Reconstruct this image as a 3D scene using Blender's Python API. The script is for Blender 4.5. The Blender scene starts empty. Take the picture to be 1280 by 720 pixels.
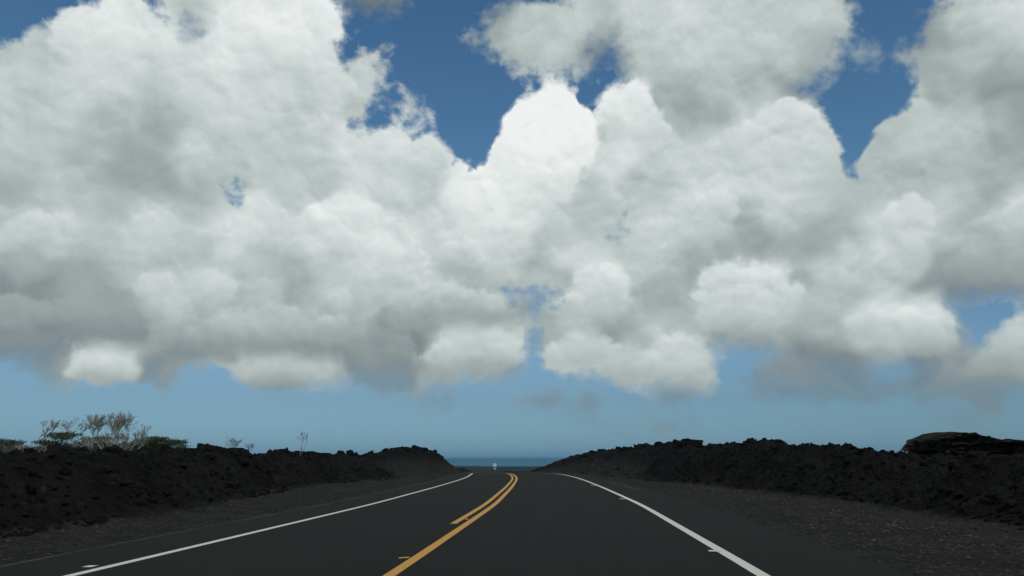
import bpy, math, random
import numpy as np
from mathutils import Vector, Matrix
R = math.radians
S = bpy.context.scene
COL = S.collection
rng = np.random.default_rng(7)
random.seed(7)

# ------------------------------------------------------------------ camera
EYE = 1.25
F = 995.6                       # focal length in pixels of a 1280 px wide frame (28 mm on 36 mm)
PITCH = math.atan((573.7 - 360) / F)
YAW = R(4.2)
cam_d = bpy.data.cameras.new('camera')
cam_d.lens = 28; cam_d.sensor_width = 36
cam_d.clip_start = 0.05; cam_d.clip_end = 120000
cam = bpy.data.objects.new('camera', cam_d); COL.objects.link(cam)
cam.location = (0, 0, EYE)
cam.rotation_euler = (math.pi / 2 + PITCH, 0, YAW)
S.camera = cam

def ray(x, y):
    a = x - 640; b = 360 - y
    fy = F * math.cos(PITCH) - b * math.sin(PITCH); z = F * math.sin(PITCH) + b * math.cos(PITCH)
    return (a * math.cos(YAW) - fy * math.sin(YAW), a * math.sin(YAW) + fy * math.cos(YAW), z)

def spot(x, dist):
    """ground position in bearing x (read off the photo's horizon) at a distance"""
    d = ray(x, 573.7); n = math.hypot(d[0], d[1])
    return d[0] / n * dist, d[1] / n * dist

def height_at(y, dist):
    return EYE + (573.7 - y) / F * dist * math.cos(PITCH)

# ------------------------------------------------------------------ helpers
def smooth(t):
    t = np.clip(t, 0, 1); return t * t * (3 - 2 * t)

def _h(ix, iy, s):
    n = (ix.astype(np.int64) * 374761393 + iy.astype(np.int64) * 668265263 + s * 1274126177) & 0xffffffff
    n = ((n ^ (n >> 13)) * 1274126177) & 0xffffffff
    return ((n ^ (n >> 16)) & 0xffff) / 65535.0

def vnoise(x, y, s=0):
    ix = np.floor(x); iy = np.floor(y); fx = x - ix; fy = y - iy
    fx = fx * fx * fx * (fx * (fx * 6 - 15) + 10); fy = fy * fy * fy * (fy * (fy * 6 - 15) + 10)
    a = _h(ix, iy, s); b = _h(ix + 1, iy, s); c = _h(ix, iy + 1, s); d = _h(ix + 1, iy + 1, s)
    return (a + (b - a) * fx + (c - a) * fy + (a - b - c + d) * fx * fy) * 2 - 1

def fbm(x, y, octs, s=0, gain=.5):
    t = np.zeros_like(x); a = 1.0
    for i in range(octs):
        c, sn = math.cos(i * 1.1 + .3), math.sin(i * 1.1 + .3)
        t += a * vnoise((x * c - y * sn) * 2.03 ** i, (x * sn + y * c) * 2.03 ** i, s + i); a *= gain
    return t

def ridged(x, y, octs, s=0, gain=.55):
    t = np.zeros_like(x); a = 1.0
    for i in range(octs):
        c, sn = math.cos(i * 1.7 + .3), math.sin(i * 1.7 + .3)
        t += a * (1 - 2 * np.abs(vnoise((x * c - y * sn) * 2.1 ** i, (x * sn + y * c) * 2.1 ** i, s + i))); a *= gain
    return t

def mesh_np(name, verts, faces, mat, parent=None, smooth_shade=False):
    """faces: int array (n,3) or (n,4)"""
    me = bpy.data.meshes.new(name)
    verts = np.asarray(verts, np.float32); faces = np.asarray(faces, np.int32)
    k = faces.shape[1]
    me.vertices.add(len(verts)); me.vertices.foreach_set('co', verts.ravel())
    me.loops.add(faces.size); me.loops.foreach_set('vertex_index', faces.ravel())
    me.polygons.add(len(faces)); me.polygons.foreach_set('loop_start', np.arange(0, faces.size, k, dtype=np.int32))
    me.polygons.foreach_set('use_smooth', np.full(len(faces), smooth_shade))
    me.update(calc_edges=True); me.validate()
    o = bpy.data.objects.new(name, me); COL.objects.link(o)
    me.materials.append(mat)
    if parent: o.parent = parent
    return o

def tag(o, label=None, cat=None, group=None, kind=None):
    for k, v in (('label', label), ('category', cat), ('group', group), ('kind', kind)):
        if v: o[k] = v
    return o

def empty(name, loc, label, cat, group=None):
    o = bpy.data.objects.new(name, None); COL.objects.link(o); o.location = loc
    o.empty_display_size = .2
    return tag(o, label, cat, group)

# ------------------------------------------------------------------ materials
class NT:
    def __init__(s, nt): s.nt = nt; s.n = nt.nodes; s.l = nt.links
    def new(s, t, **k):
        n = s.n.new(t)
        for a, b in k.items(): setattr(n, a, b)
        return n
    def put(s, sock, v):
        if isinstance(v, bpy.types.NodeSocket): s.l.new(v, sock)
        else: sock.default_value = v
    def math(s, op, a, b=0.0, c=None, clamp=False):
        n = s.new('ShaderNodeMath', operation=op, use_clamp=clamp); s.put(n.inputs[0], a); s.put(n.inputs[1], b)
        if c is not None: s.put(n.inputs[2], c)
        return n.outputs[0]
    def vmath(s, op, a, b=(0, 0, 0), scale=None):
        n = s.new('ShaderNodeVectorMath', operation=op); s.put(n.inputs[0], a)
        if scale is not None: s.put(n.inputs[3], scale)
        else: s.put(n.inputs[1], b)
        return n.outputs[0]
    def mix(s, f, a, b, kind='RGBA', blend='MIX'):
        n = s.new('ShaderNodeMix', data_type=kind)
        if kind == 'RGBA': n.blend_type = blend; i = (6, 7); o = 2
        elif kind == 'VECTOR': i = (4, 5); o = 1
        else: i = (2, 3); o = 0
        s.put(n.inputs[0], f); s.put(n.inputs[i[0]], a); s.put(n.inputs[i[1]], b)
        return n.outputs[o]
    def maprange(s, v, a, b, c=0.0, d=1.0, interp='SMOOTHSTEP'):
        n = s.new('ShaderNodeMapRange', interpolation_type=interp)
        for i, q in enumerate((v, a, b, c, d)): s.put(n.inputs[i], q)
        return n.outputs[0]
    def noise(s, vec, scale, detail=4, rough=.5, dist=0, dim='3D', w=0.0, color=False, typ='FBM'):
        n = s.new('ShaderNodeTexNoise', noise_dimensions=dim, noise_type=typ)
        if vec is not None: s.put(n.inputs['Vector'], vec)
        s.put(n.inputs['Scale'], scale); s.put(n.inputs['Detail'], detail); s.put(n.inputs['Roughness'], rough)
        s.put(n.inputs['Distortion'], dist)
        return n.outputs['Color' if color else 'Fac']
    def voro(s, vec, scale, feature='F1', out='Distance'):
        n = s.new('ShaderNodeTexVoronoi', feature=feature); s.put(n.inputs['Vector'], vec); s.put(n.inputs['Scale'], scale)
        return n.outputs[out]
    def ramp(s, f, stops, interp='LINEAR'):
        n = s.new('ShaderNodeValToRGB'); n.color_ramp.interpolation = interp
        e = n.color_ramp.elements
        while len(e) > 1: e.remove(e[-1])
        e[0].position = stops[0][0]; e[0].color = tuple(stops[0][1]) + (1,)
        for p, c in stops[1:]:
            q = e.new(p); q.color = tuple(c) + (1,)
        s.put(n.inputs[0], f)
        return n.outputs[0]

def material(name):
    m = bpy.data.materials.new(name); m.use_nodes = True
    t = NT(m.node_tree); b = m.node_tree.nodes['Principled BSDF']
    geo = t.new('ShaderNodeNewGeometry').outputs['Position']
    return m, t, b, geo

def simple_mat(name, c1, c2, scale, rough=.85, bump=0, spec=.05):
    m, t, b, g = material(name)
    n = t.noise(g, scale, 5, .6)
    t.put(b.inputs['Base Color'], t.mix(t.maprange(n, .35, .65), c1 + (1,), c2 + (1,)))
    b.inputs['Roughness'].default_value = rough; b.inputs['Specular IOR Level'].default_value = spec
    if bump:
        bp = t.new('ShaderNodeBump'); bp.inputs['Strength'].default_value = 1; bp.inputs['Distance'].default_value = bump
        t.put(bp.inputs['Height'], t.noise(g, scale * 2.3, 6, .65)); t.put(b.inputs['Normal'], bp.outputs[0])
    return m

# ------------------------------------------------------------------ road line and relief of the land
CY = np.array([-80, 0, 9, 23, 28, 37, 50, 58, 69, 80, 88, 100, 110, 125, 150, 200], float)
CX = np.array([-2.0, -2.0, -2.0, -2.16, -2.36, -2.72, -3.38, -3.95, -5.0, -6.25, -7.4, -9.9, -12.9, -19.5, -35, -72], float)
_yy = np.arange(-80, 200.1, .5)
_xx = np.interp(_yy, CY, CX)
_k = np.exp(-np.linspace(-2, 2, 25) ** 2); _k /= _k.sum()
_pad = np.concatenate([np.full(12, _xx[0]), _xx, _xx[-1] + (np.arange(12) + 1) * (_xx[-1] - _xx[-2])])
_xs = np.convolve(_pad, _k, 'valid')
_ts = np.gradient(_xs, _yy)                                   # dX/dY
def centre(y): return np.interp(y, _yy, _xs)
def slope(y): return np.interp(y, _yy, _ts)

ZY = [-100, 64, 68, 72, 76, 79, 125, 130, 140, 160, 220, 300, 600, 1000, 1500, 2200, 2700, 3100, 3350, 3800, 40000]
ZZ = [0, 0, -.010, -.036, -.079, -.12, -.80, -.93, -1.45, -2.6, -5, -7, -12.5, -17.0, -18.8, -20.6, -22.6, -26.8, -29.6, -34, -60]
_zf = np.arange(-100, 240, 1.0); _zz = np.interp(_zf, ZY, ZZ)
def grade(y): return np.interp(y, ZY, ZZ)

PAVE_L, PAVE_R = -4.85, 5.75
LINE_L, LINE_R = -3.48, 4.08
def pave_l(y): return np.interp(y, [60, 90], [PAVE_L, -3.95])
def pave_r(y): return np.interp(y, [40, 90], [PAVE_R, 4.9])
BLY = [0, 12, 20, 26, 38, 44, 52, 60, 75, 90, 120]; BLD = [6.8, 6.9, 7.1, 7.9, 9.2, 8.6, 7.4, 6.6, 5.3, 4.2, 4.1]
BRY = [0, 10, 15, 26, 31, 38, 44, 55, 70, 90, 120]; BRD = [10.2, 10.1, 10.0, 10.1, 9.7, 8.9, 7.9, 6.4, 6.0, 5.6, 5.6]
# height of the lava banks' tops by bearing (given as the photo's column on the horizon)
KX = [-400, 0, 45, 130, 200, 240, 275, 300, 320, 350, 380, 400, 440, 460, 480, 500, 530, 545, 558, 570, 580, 590, 592]
KZ = [1.2, 1.2, 1.22, 1.26, 1.26, 1.42, 1.42, 1.32, 1.24, 1.46, 1.42, 1.40, 1.38, 1.44, 1.78, 2.02, 2.10, 1.90, 1.65, 1.4, .95, -.3, -9]
KX += [655, 660, 670, 680, 690, 700, 720, 750, 780, 800, 830, 860, 880, 900, 940, 975, 1000, 1040, 1060, 1080, 1100, 1120, 1160, 1280, 1700]
KZ += [-9, -.9, -.2, .35, .8, 1.2, 1.85, 1.95, 2.0, 2.0, 1.98, 2.12, 1.9, 1.87, 1.97, 1.92, 1.68, 1.55, 1.62, 1.40, 1.26, 1.18, 1.08, 1.20, 1.2]

def relief(X, Y):
    """returns z, zone  (zone 0 = lava, 1 = gravel shoulder, 2 = far country)"""
    rr = np.hypot(X, Y)
    Yc = np.clip(Y, -80, 200)
    d = (X - centre(Yc)) / np.sqrt(1 + slope(Yc) ** 2)
    base = grade(np.where(Y < 200, np.maximum(Y, np.where(rr > 260, rr * .9, Y)), rr))
    wob = .45 * fbm(X * .35, Y * .35, 3, 11)
    # left bank
    bl = -d - np.interp(Y, BLY, BLD) + wob
    wl = np.interp(Y, [0, 30, 45, 60, 100], [2.3, 2.6, 3.6, 4.4, 2.6])
    fl = smooth(bl / wl) ** .8
    # right bank
    br = d - np.interp(Y, BRY, BRD) + wob
    wr = np.interp(Y, [0, 30, 50, 100], [2.6, 3.0, 4.0, 5.0])
    fr = smooth(br / wr) ** .8
    near = 1 - smooth((rr - 75) / 130)
    side_l = (d < 0)
    f = np.where(side_l, fl, fr)
    bear = np.clip(np.arctan2(X, Y) + YAW, -1.2, 1.2)
    crest = np.interp(640 + F / math.cos(PITCH) * np.tan(bear), KX, KZ)
    crest = np.where(Y < 3, 1.25, crest); crest = np.maximum(crest, base)
    back = np.where(side_l, np.maximum(bl - wl, 0), np.maximum(br - wr, 0))
    crest = crest - (.10 * smooth(back / 6) + .2 * smooth((back - 6) / 30)) * (crest > base + .3)
    plate = near * f * (crest - np.minimum(base, 0) * 0)
    z = base + (plate - base * f * near)
    # clinker roughness
    rough_amt = smooth(np.where(side_l, bl, br) / 1.2)
    rough_amt = np.maximum(rough_amt, smooth((rr - 170) / 60))
    big = fbm(X * .16, Y * .16, 3, 31) * .10 * f * smooth(back / 4 + .3)
    lod = np.clip(1.2 - rr / 160, .25, 1)
    jag = ridged(X * .55, Y * .55, 6, 5, .6) * .14 - .03
    jag2 = fbm(X * 1.6, Y * 1.6, 5, 51, .62) * .09
    hillslope = smooth((Y - 46) / 8) * (1 - smooth(np.where(side_l, bl / wl, br / wr) * 1.05 - .1))   # cut earth faces, less rugged
    jm = rough_amt * (1 - .5 * hillslope)
    z = z + big + (jag + jag2) * jm * np.where(rr < 200, 1, 1)
    # gravel shoulder
    grav = .018 * fbm(X * 2.2, Y * 2.2, 4, 71) + .012 * fbm(X * 9, Y * 9, 2, 81)
    z = z + grav * (1 - rough_amt)
    # windrow of loose gravel along the right shoulder
    z = z + .05 * np.exp(-((d - 8.3 + .4 * fbm(Y * .2, Y * .07, 2, 90)) / .7) ** 2) * (Y < 40) * (1 - rough_amt)
    # bed under the pavement
    pl, pr = pave_l(Y), pave_r(Y)
    bed = smooth((d - pl + .04) / .14) * smooth((pr + .04 - d) / .14) * ((Y > -80) & (Y < 190))
    z = np.where(bed > 0, z * (1 - bed) + bed * (base - .06), z)
    # far country
    far = smooth((rr - 250) / 500)
    z = z + far * (2.0 * fbm(X / 260, Y / 260, 4, 101) + 1.0 * np.maximum(0, fbm(X / 60, Y / 60, 4, 111))) * (1 - smooth((rr - 2900) / 350)) \
          * np.clip(rr / 1800, .2, 1.0)
    pxb = 640 + F / math.cos(PITCH) * np.tan(bear)
    z = z + 3.5 * np.exp(-((pxb - 594) / 7) ** 2) * np.exp(-((rr - 2600) / 200) ** 2)
    g = 1 - np.clip(np.where(side_l, bl, br) / .5, 0, 1)
    g = np.maximum(g, .75 * hillslope)
    return z, g, smooth((rr - 180) / 200), d

def H(x, y):
    z, _, _, _ = relief(np.array([x], float), np.array([y], float)); return float(z[0])

# ------------------------------------------------------------------ ground sheet (finer near the road, one sheet to the coast)
def build_ground():
    a_f = np.arange(-42, 38, .075)
    a_l = np.arange(-180, -42, 1.5); a_r = np.arange(38, 180, 1.5)
    az = np.radians(np.concatenate([a_l, a_f, a_r]))
    r = [1.0]
    while r[-1] < 4200:
        q = r[-1]; r.append(q * (1.0065 if q < 160 else 1.012) if q > 6 else q + .12)
    r = np.array(r)
    A, Rr = np.meshgrid(az, r)
    X = (Rr * np.sin(A)).ravel(); Y = (Rr * np.cos(A)).ravel()
    Z, G, FAR, D = relief(X, Y)
    na, nr = len(az), len(r)
    i = np.arange(nr - 1)[:, None] * na; j = np.arange(na)[None, :]; j2 = (j + 1) % na
    faces = np.stack([i + j, i + j2, i + na + j2, i + na + j], -1).reshape(-1, 4)[:, ::-1]
    V = np.stack([X, Y, Z], -1)
    c = len(V); V = np.vstack([V, [[0, 0, -.06]]])
    m, t, b, geo = material('lava_ground')
    at = t.new('ShaderNodeAttribute', attribute_name='gravel').outputs['Fac']
    fa = t.new('ShaderNodeAttribute', attribute_name='far').outputs['Fac']
    n1 = t.noise(geo, .6, 5, .6); n2 = t.noise(geo, 5, 6, .65)
    lava = t.mix(t.maprange(n1, .35, .68), (.0085, .0083, .0090, 1), (.0155, .0150, .0152, 1))
    lava = t.mix(t.maprange(n2, .56, .75), lava, (.036, .033, .031, 1))
    grv = t.mix(t.maprange(t.noise(geo, .8, 4, .6), .35, .65), (.023, .0235, .0220, 1), (.034, .0330, .0300, 1))
    cell = t.voro(geo, 22, out='Color')
    sp = t.new('ShaderNodeSeparateColor'); t.put(sp.inputs[0], cell)
    grv = t.mix(t.maprange(sp.outputs[0], .84, .98), grv, (.075, .073, .068, 1))
    grv = t.mix(t.maprange(sp.outputs[1], .80, .97), grv, (.018, .018, .018, 1))
    gm = t.maprange(t.math('ADD', at, t.math('MULTIPLY', t.math('SUBTRACT', n2, .5), .9)), .3, .7)
    near = t.mix(gm, lava, grv)
    nf = t.noise(geo, .004, 6, .6); nf2 = t.noise(geo, .03, 5, .6)
    farc = t.mix(t.maprange(nf, .42, .58), (.020, .032, .018, 1), (.015, .015, .016, 1))
    farc = t.mix(t.maprange(nf2, .55, .7), farc, (.036, .048, .026, 1))
    t.put(b.inputs['Base Color'], t.mix(fa, near, farc))
    b.inputs['Roughness'].default_value = .95; b.inputs['Specular IOR Level'].default_value = .05
    bp = t.new('ShaderNodeBump'); bp.inputs['Strength'].default_value = .9; bp.inputs['Distance'].default_value = .05
    t.put(bp.inputs['Height'], t.math('ADD', n2, t.math('MULTIPLY', t.voro(geo, 14), .6)))
    t.put(b.inputs['Normal'], bp.outputs[0])
    o = mesh_np('ground', V, faces, m)
    me = o.data
    import bmesh
    for nm, arr in (('gravel', G), ('far', FAR)):
        at_ = me.attributes.new(nm, 'FLOAT', 'POINT'); at_.data.foreach_set('value', np.append(arr, 0).astype(np.float32))
    tag(o, kind='structure')
    return o
build_ground()

# ------------------------------------------------------------------ sea
m, t, b, geo = material('sea_water')
t.put(b.inputs['Base Color'], (.105, .260, .375, 1)); b.inputs['Roughness'].default_value = .9; b.inputs['Specular IOR Level'].default_value = 0
bp = t.new('ShaderNodeBump'); bp.inputs['Strength'].default_value = .15; bp.inputs['Distance'].default_value = 1.0
t.put(bp.inputs['Height'], t.noise(geo, .05, 5, .6)); t.put(b.inputs['Normal'], bp.outputs[0])
n = 96; ang = np.linspace(0, 2 * math.pi, n, endpoint=False)
V = [[0, 0, -29.4]]; rad = [2500, 6000, 15000, 34000]
for r_ in rad: V += [[r_ * math.sin(a), r_ * math.cos(a), -29.4] for a in ang]
Fc = []
for k in range(3):
    for i in range(n):
        j = (i + 1) % n; Fc.append([1 + k * n + i, 1 + (k + 1) * n + i, 1 + (k + 1) * n + j, 1 + k * n + j])
tag(mesh_np('sea', V, np.array(Fc)[:, ::-1] if False else np.array(Fc), m), kind='structure')

# ------------------------------------------------------------------ road
ys = np.concatenate([np.arange(-60, 0, 2.0), np.arange(0, 130, .5), np.arange(130, 186, 2.0)])
def strip(name, d0, d1, y0, y1, lift, mat, parent=None, nseg=1, ends=None):
    """a sheet that follows the road between two lateral offsets"""
    yy = np.concatenate([[y0], ys[(ys > y0 + .01) & (ys < y1 - .01)], [y1]])
    sl = slope(yy); nx = 1 / np.sqrt(1 + sl ** 2); ny = -sl * nx
    V = []
    for q in range(nseg + 1):
        a = d0(yy) if callable(d0) else np.full_like(yy, d0)
        c = d1(yy) if callable(d1) else np.full_like(yy, d1)
        dd = a + (c - a) * q / nseg
        V.append(np.stack([centre(yy) + dd * nx, yy + dd * ny, road_z(yy + dd * ny) + lift + 0 * yy], -1))
    V = np.stack(V, 1).reshape(-1, 3); m_ = nseg + 1
    i = np.arange(len(yy) - 1)[:, None] * m_; j = np.arange(nseg)[None, :]
    Fc = np.stack([i + j, i + j + 1, i + m_ + j + 1, i + m_ + j], -1).reshape(-1, 4)
    return mesh_np(name, V, Fc, mat, parent)
def road_z(y): return grade(y)

m_as, t, b, geo = material('asphalt')
n1 = t.noise(geo, .35, 5, .6); n2 = t.noise(geo, 70, 3, .7); n3 = t.noise(t.vmath('MULTIPLY', geo, (1.1, .05, 1)), 1.6, 4, .6)
c = t.mix(t.maprange(n1, .3, .7), (.0205, .0210, .0200, 1), (.0250, .0252, .0238, 1))
c = t.mix(t.math('MULTIPLY', t.maprange(n3, .35, .7), .5), c, (.019, .0195, .019, 1))
c = t.mix(t.math('MULTIPLY', t.maprange(n2, .5, .75), .45), c, (.050, .050, .047, 1))
c = t.mix(t.math('MULTIPLY', t.maprange(n2, .46, .3), .5), c, (.014, .014, .014, 1))
t.put(b.inputs['Base Color'], c); b.inputs['Roughness'].default_value = .9; b.inputs['Specular IOR Level'].default_value = .08
n4 = t.noise(geo, 5, 5, .7)
c = t.mix(t.math('MULTIPLY', t.maprange(n4, .50, .72), .35), c, (.034, .034, .032, 1))
c = t.mix(t.math('MULTIPLY', t.maprange(n4, .46, .28), .4), c, (.014, .0145, .0145, 1))
t.put(b.inputs['Base Color'], c)
bp = t.new('ShaderNodeBump'); bp.inputs['Strength'].default_value = .6; bp.inputs['Distance'].default_value = .006
t.put(bp.inputs['Height'], n2); t.put(b.inputs['Normal'], bp.outputs[0])
road = strip('road', lambda y: pave_l(y) - .25, lambda y: pave_r(y) + .25, -60, 185, 0, m_as, nseg=6)
tag(road, kind='structure')

def paint(name, col, worn):
    m, t, b, geo = material(name)
    n = t.noise(geo, 26, 6, .75); n2 = t.noise(geo, 1.3, 4, .6)
    f = t.maprange(t.math('ADD', n, t.math('MULTIPLY', t.math('SUBTRACT', n2, .5), .5)), .66, .78)
    c = t.mix(f, col + (1,), worn + (1,))
    t.put(b.inputs['Base Color'], c); b.inputs['Roughness'].default_value = .6; b.inputs['Specular IOR Level'].default_value = .3
    return m
m_white = paint('white_road_paint', (.80, .80, .73), (.26, .26, .25))
m_yel = paint('yellow_road_paint', (.72, .36, .045), (.22, .13, .05))
m_seam = simple_mat('dusty_pavement_edge', (.055, .055, .052), (.09, .088, .08), 9)
def line(name, d, w, y0, y1, mat, lift=.004):
    o = strip(name, d - w / 2, d + w / 2, y0, y1, lift, mat, parent=road); return o
line('edge_line', LINE_L, .13, -60, 185, m_white)['label'] = 'thin white line along the left edge of the road'
line('edge_line', LINE_R, .15, -60, 185, m_white)['label'] = 'white line along the right edge of the road'
line('centre_line', .0, .14, -60, 185, m_yel)['label'] = 'unbroken right yellow line of the road centre'
line('centre_line', -.27, .13, 16.2, 185, m_yel)['label'] = 'left yellow line beginning partway up the road'
# short layout ticks of paint beside the lines
def tick(name, x, y, L, w, mat, skew=0):
    V = [[x, y, .008], [x + L, y + skew, .008], [x + L, y + skew + w, .008], [x, y + w, .008]]
    o = mesh_np(name, V, [[0, 1, 2, 3]], mat, parent=road); return o
for (px, py, L) in ((890, 690, .16), (776, 624, .26), (739, 607, .3), (137, 710, .12)):
    d_ = ray(px, py); k = -EYE / d_[2]; x0, y0 = d_[0] * k, d_[1] * k
    tick('paint_tick', float(centre(y0) + (LINE_R if px > 640 else LINE_L)) + (-L - .02 if px > 640 else -.08 - .2), y0, L, .10 + y0 * .006, m_white)
d_ = ray(505, 699); k = -EYE / d_[2]
tick('paint_tick', d_[0] * k - .08, d_[1] * k, .12, .13, m_yel, .07)
d_ = ray(587, 650); k = -EYE / d_[2]
tick('paint_tick', float(centre(d_[1] * k)) - .17, d_[1] * k, .06, .3, m_yel)
# pale dusty seams along the pavement's outer edge
strip('pavement_seam', lambda y: pave_l(y) + .02, lambda y: pave_l(y) + .10 + .05 * fbm(y * .5, y * .1, 3, 5), 2, 70, .003, m_seam, parent=road)
o = strip('pavement_seam', 5.25, 5.36, 34, 46, .003, m_seam, parent=road)

# ------------------------------------------------------------------ rocks
def ico(sub):
    import bmesh
    bm = bmesh.new(); bmesh.ops.create_icosphere(bm, subdivisions=sub, radius=1)
    v = np.array([x.co[:] for x in bm.verts]); f = np.array([[q.index for q in x.verts] for x in bm.faces]); bm.free()
    return v, f
ICO = {k: ico(k) for k in (1, 2, 3, 4, 5)}

def n3(v, s):
    return fbm(v[:, 0] + v[:, 2] * .7, v[:, 1] - v[:, 2] * .6, 3, s) * .5 + fbm(v[:, 2] + v[:, 0] * .3, v[:, 1] + v[:, 0] * .5, 3, s + 40) * .5

def rock_shape(sub, seed, jag=.3, freq=1.6):
    v, f = ICO[sub]
    rr = np.random.default_rng(seed)
    v = v.copy()
    for _ in range(9):                                  # planar chips give broken faces
        n_ = rr.normal(size=3); n_ /= np.linalg.norm(n_); c_ = rr.uniform(.55, .85)
        dd = v @ n_; over = np.maximum(dd - c_, 0); v = v - over[:, None] * n_ * .9
    v = v * (1 + jag * n3(v * freq + rr.uniform(0, 90, 3), seed)[:, None])
    return v, f

def scatter_rocks(name, pts, sizes, mat, sub=1, variants=14, sink=.3, flat=.7, seed=3):
    rr = np.random.default_rng(seed)
    base = [rock_shape(sub, 500 + k + seed * 31, .45, 1.8) for k in range(variants)]
    VV, FF = [], []; off = 0
    for (x, y, z), s in zip(pts, sizes):
        v, f = base[rr.integers(variants)]
        a, b_ = rr.uniform(0, 6.28), rr.uniform(-.6, .6)
        ca, sa, cb, sb = math.cos(a), math.sin(a), math.cos(b_), math.sin(b_)
        sc = s * np.array([rr.uniform(.7, 1.35), rr.uniform(.7, 1.2), rr.uniform(.5, 1.0) * flat / .7])
        w = v * sc
        w = np.stack([w[:, 0], w[:, 1] * cb - w[:, 2] * sb, w[:, 1] * sb + w[:, 2] * cb], -1)
        w = np.stack([w[:, 0] * ca - w[:, 1] * sa, w[:, 0] * sa + w[:, 1] * ca, w[:, 2]], -1)
        VV.append(w + (x, y, z + s * (.5 - sink))); FF.append(f + off); off += len(v)
    return mesh_np(name, np.vstack(VV), np.vstack(FF), mat)

m_lava = simple_mat('black_clinker', (.0085, .0083, .0090), (.0155, .0150, .0152), 3.0, .9, .03)
m_lava2 = simple_mat('weathered_brown_lava', (.020, .0175, .016), (.040, .034, .029), 1.6, .9, .05)
m_stone = simple_mat('grey_gravel_stone', (.035, .035, .033), (.12, .115, .105), 2.5, .85, .004)

def field(n, y0, y1, side, extra, seed, power=1.0):
    rr = np.random.default_rng(seed)
    y = y0 + (y1 - y0) * rr.random(n) ** power
    b0 = np.interp(y, BLY, BLD) if side < 0 else np.interp(y, BRY, BRD)
    dd = b0 + .2 + extra * rr.random(n) ** 1.3
    sl = slope(y); nx = 1 / np.sqrt(1 + sl ** 2)
    x = centre(y) + side * dd * nx; yy = y - side * dd * sl * nx
    return x, yy, dd - b0
PT, SZ = [], []
for side, seed, n_, y0, y1 in ((-1, 1, 5200, 7, 60), (1, 2, 5600, 9, 75)):
    x, y, q = field(n_, y0, y1, side, 9.0, seed, 1.35)
    rr = np.random.default_rng(seed + 50)
    z = relief(x, y)[0]
    s = .045 + .11 * rr.random(n_) ** 3.2
    keep = ~((y > 46) & (q < 4.0) & (rr.random(n_) < .85)) & ~((side > 0) & (x < -4)) & (q > .1)
    PT.append(np.stack([x, y, z], -1)[keep]); SZ.append(s[keep])
for side, seed, n_, y0, y1 in ((-1, 61, 150, 16, 96), (1, 62, 170, 20, 100)):     # bigger broken blocks along the two crests
    rr = np.random.default_rng(seed); y = y0 + (y1 - y0) * rr.random(n_)
    w_ = np.interp(y, [0, 30, 45, 60, 100], [2.3, 2.6, 3.6, 4.4, 2.6]) if side < 0 else np.interp(y, [0, 30, 50, 100], [2.6, 3.0, 4.0, 5.0])
    b0 = np.interp(y, BLY, BLD) if side < 0 else np.interp(y, BRY, BRD)
    dd = b0 + w_ * rr.uniform(.75, 1.15, n_) + rr.uniform(0, 1.5, n_)
    sl = slope(y); nx = 1 / np.sqrt(1 + sl ** 2); x = centre(y) + side * dd * nx; yy = y - side * dd * sl * nx
    z, _, _, _ = relief(x, yy); keep = (x > -4) | (side < 0)
    PT.append(np.stack([x, yy, z], -1)[keep]); SZ.append((.10 + .26 * rr.random(n_) ** 2.2)[keep] * np.interp(y, [16, 60], [.8, 1.5])[keep])
x, y, q = field(1200, 50, 84, -1, 8.0, 9); z = relief(x, y)[0]; keep = q > 4.6
PT.append(np.stack([x, y, z], -1)[keep]); SZ.append((.10 + .16 * np.random.default_rng(5).random(1200) ** 3)[keep])
tag(scatter_rocks('lava_clinker', np.vstack(PT), np.concatenate(SZ), m_lava, 2, 22, .52), 'loose jagged black lava clinker heaped over both roadside banks', 'lava rubble', kind='stuff')

# pale loose gravel on the shoulders
rr = np.random.default_rng(77)
P = []
n_ = 5200
y = 7 + 36 * rr.random(n_) ** 1.4
off = np.where(rr.random(n_) < .6, 8.2 + rr.normal(size=n_) * .55, rr.uniform(6.0, 10.1, n_))
x = centre(y) + off
keep = (off > 5.95) & (off < np.interp(y, BRY, BRD) + .2)
P.append(np.stack([x, y], -1)[keep])
n_ = 350
y = 7 + 45 * rr.random(n_) ** 1.2; off = -rr.uniform(5.1, 8.6, n_); x = centre(y) + off
keep = (-off < np.interp(y, BLY, BLD) + .2)
P.append(np.stack([x, y], -1)[keep])
P = np.vstack(P); Zg = relief(P[:, 0], P[:, 1])[0]
sz = .007 + .040 * rr.random(len(P)) ** 6
tag(scatter_rocks('gravel', np.column_stack([P, Zg]), sz, m_stone, 1, 16, .35, seed=8), 'pale loose gravel stones strewn along the road shoulders', 'gravel', kind='stuff')

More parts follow.
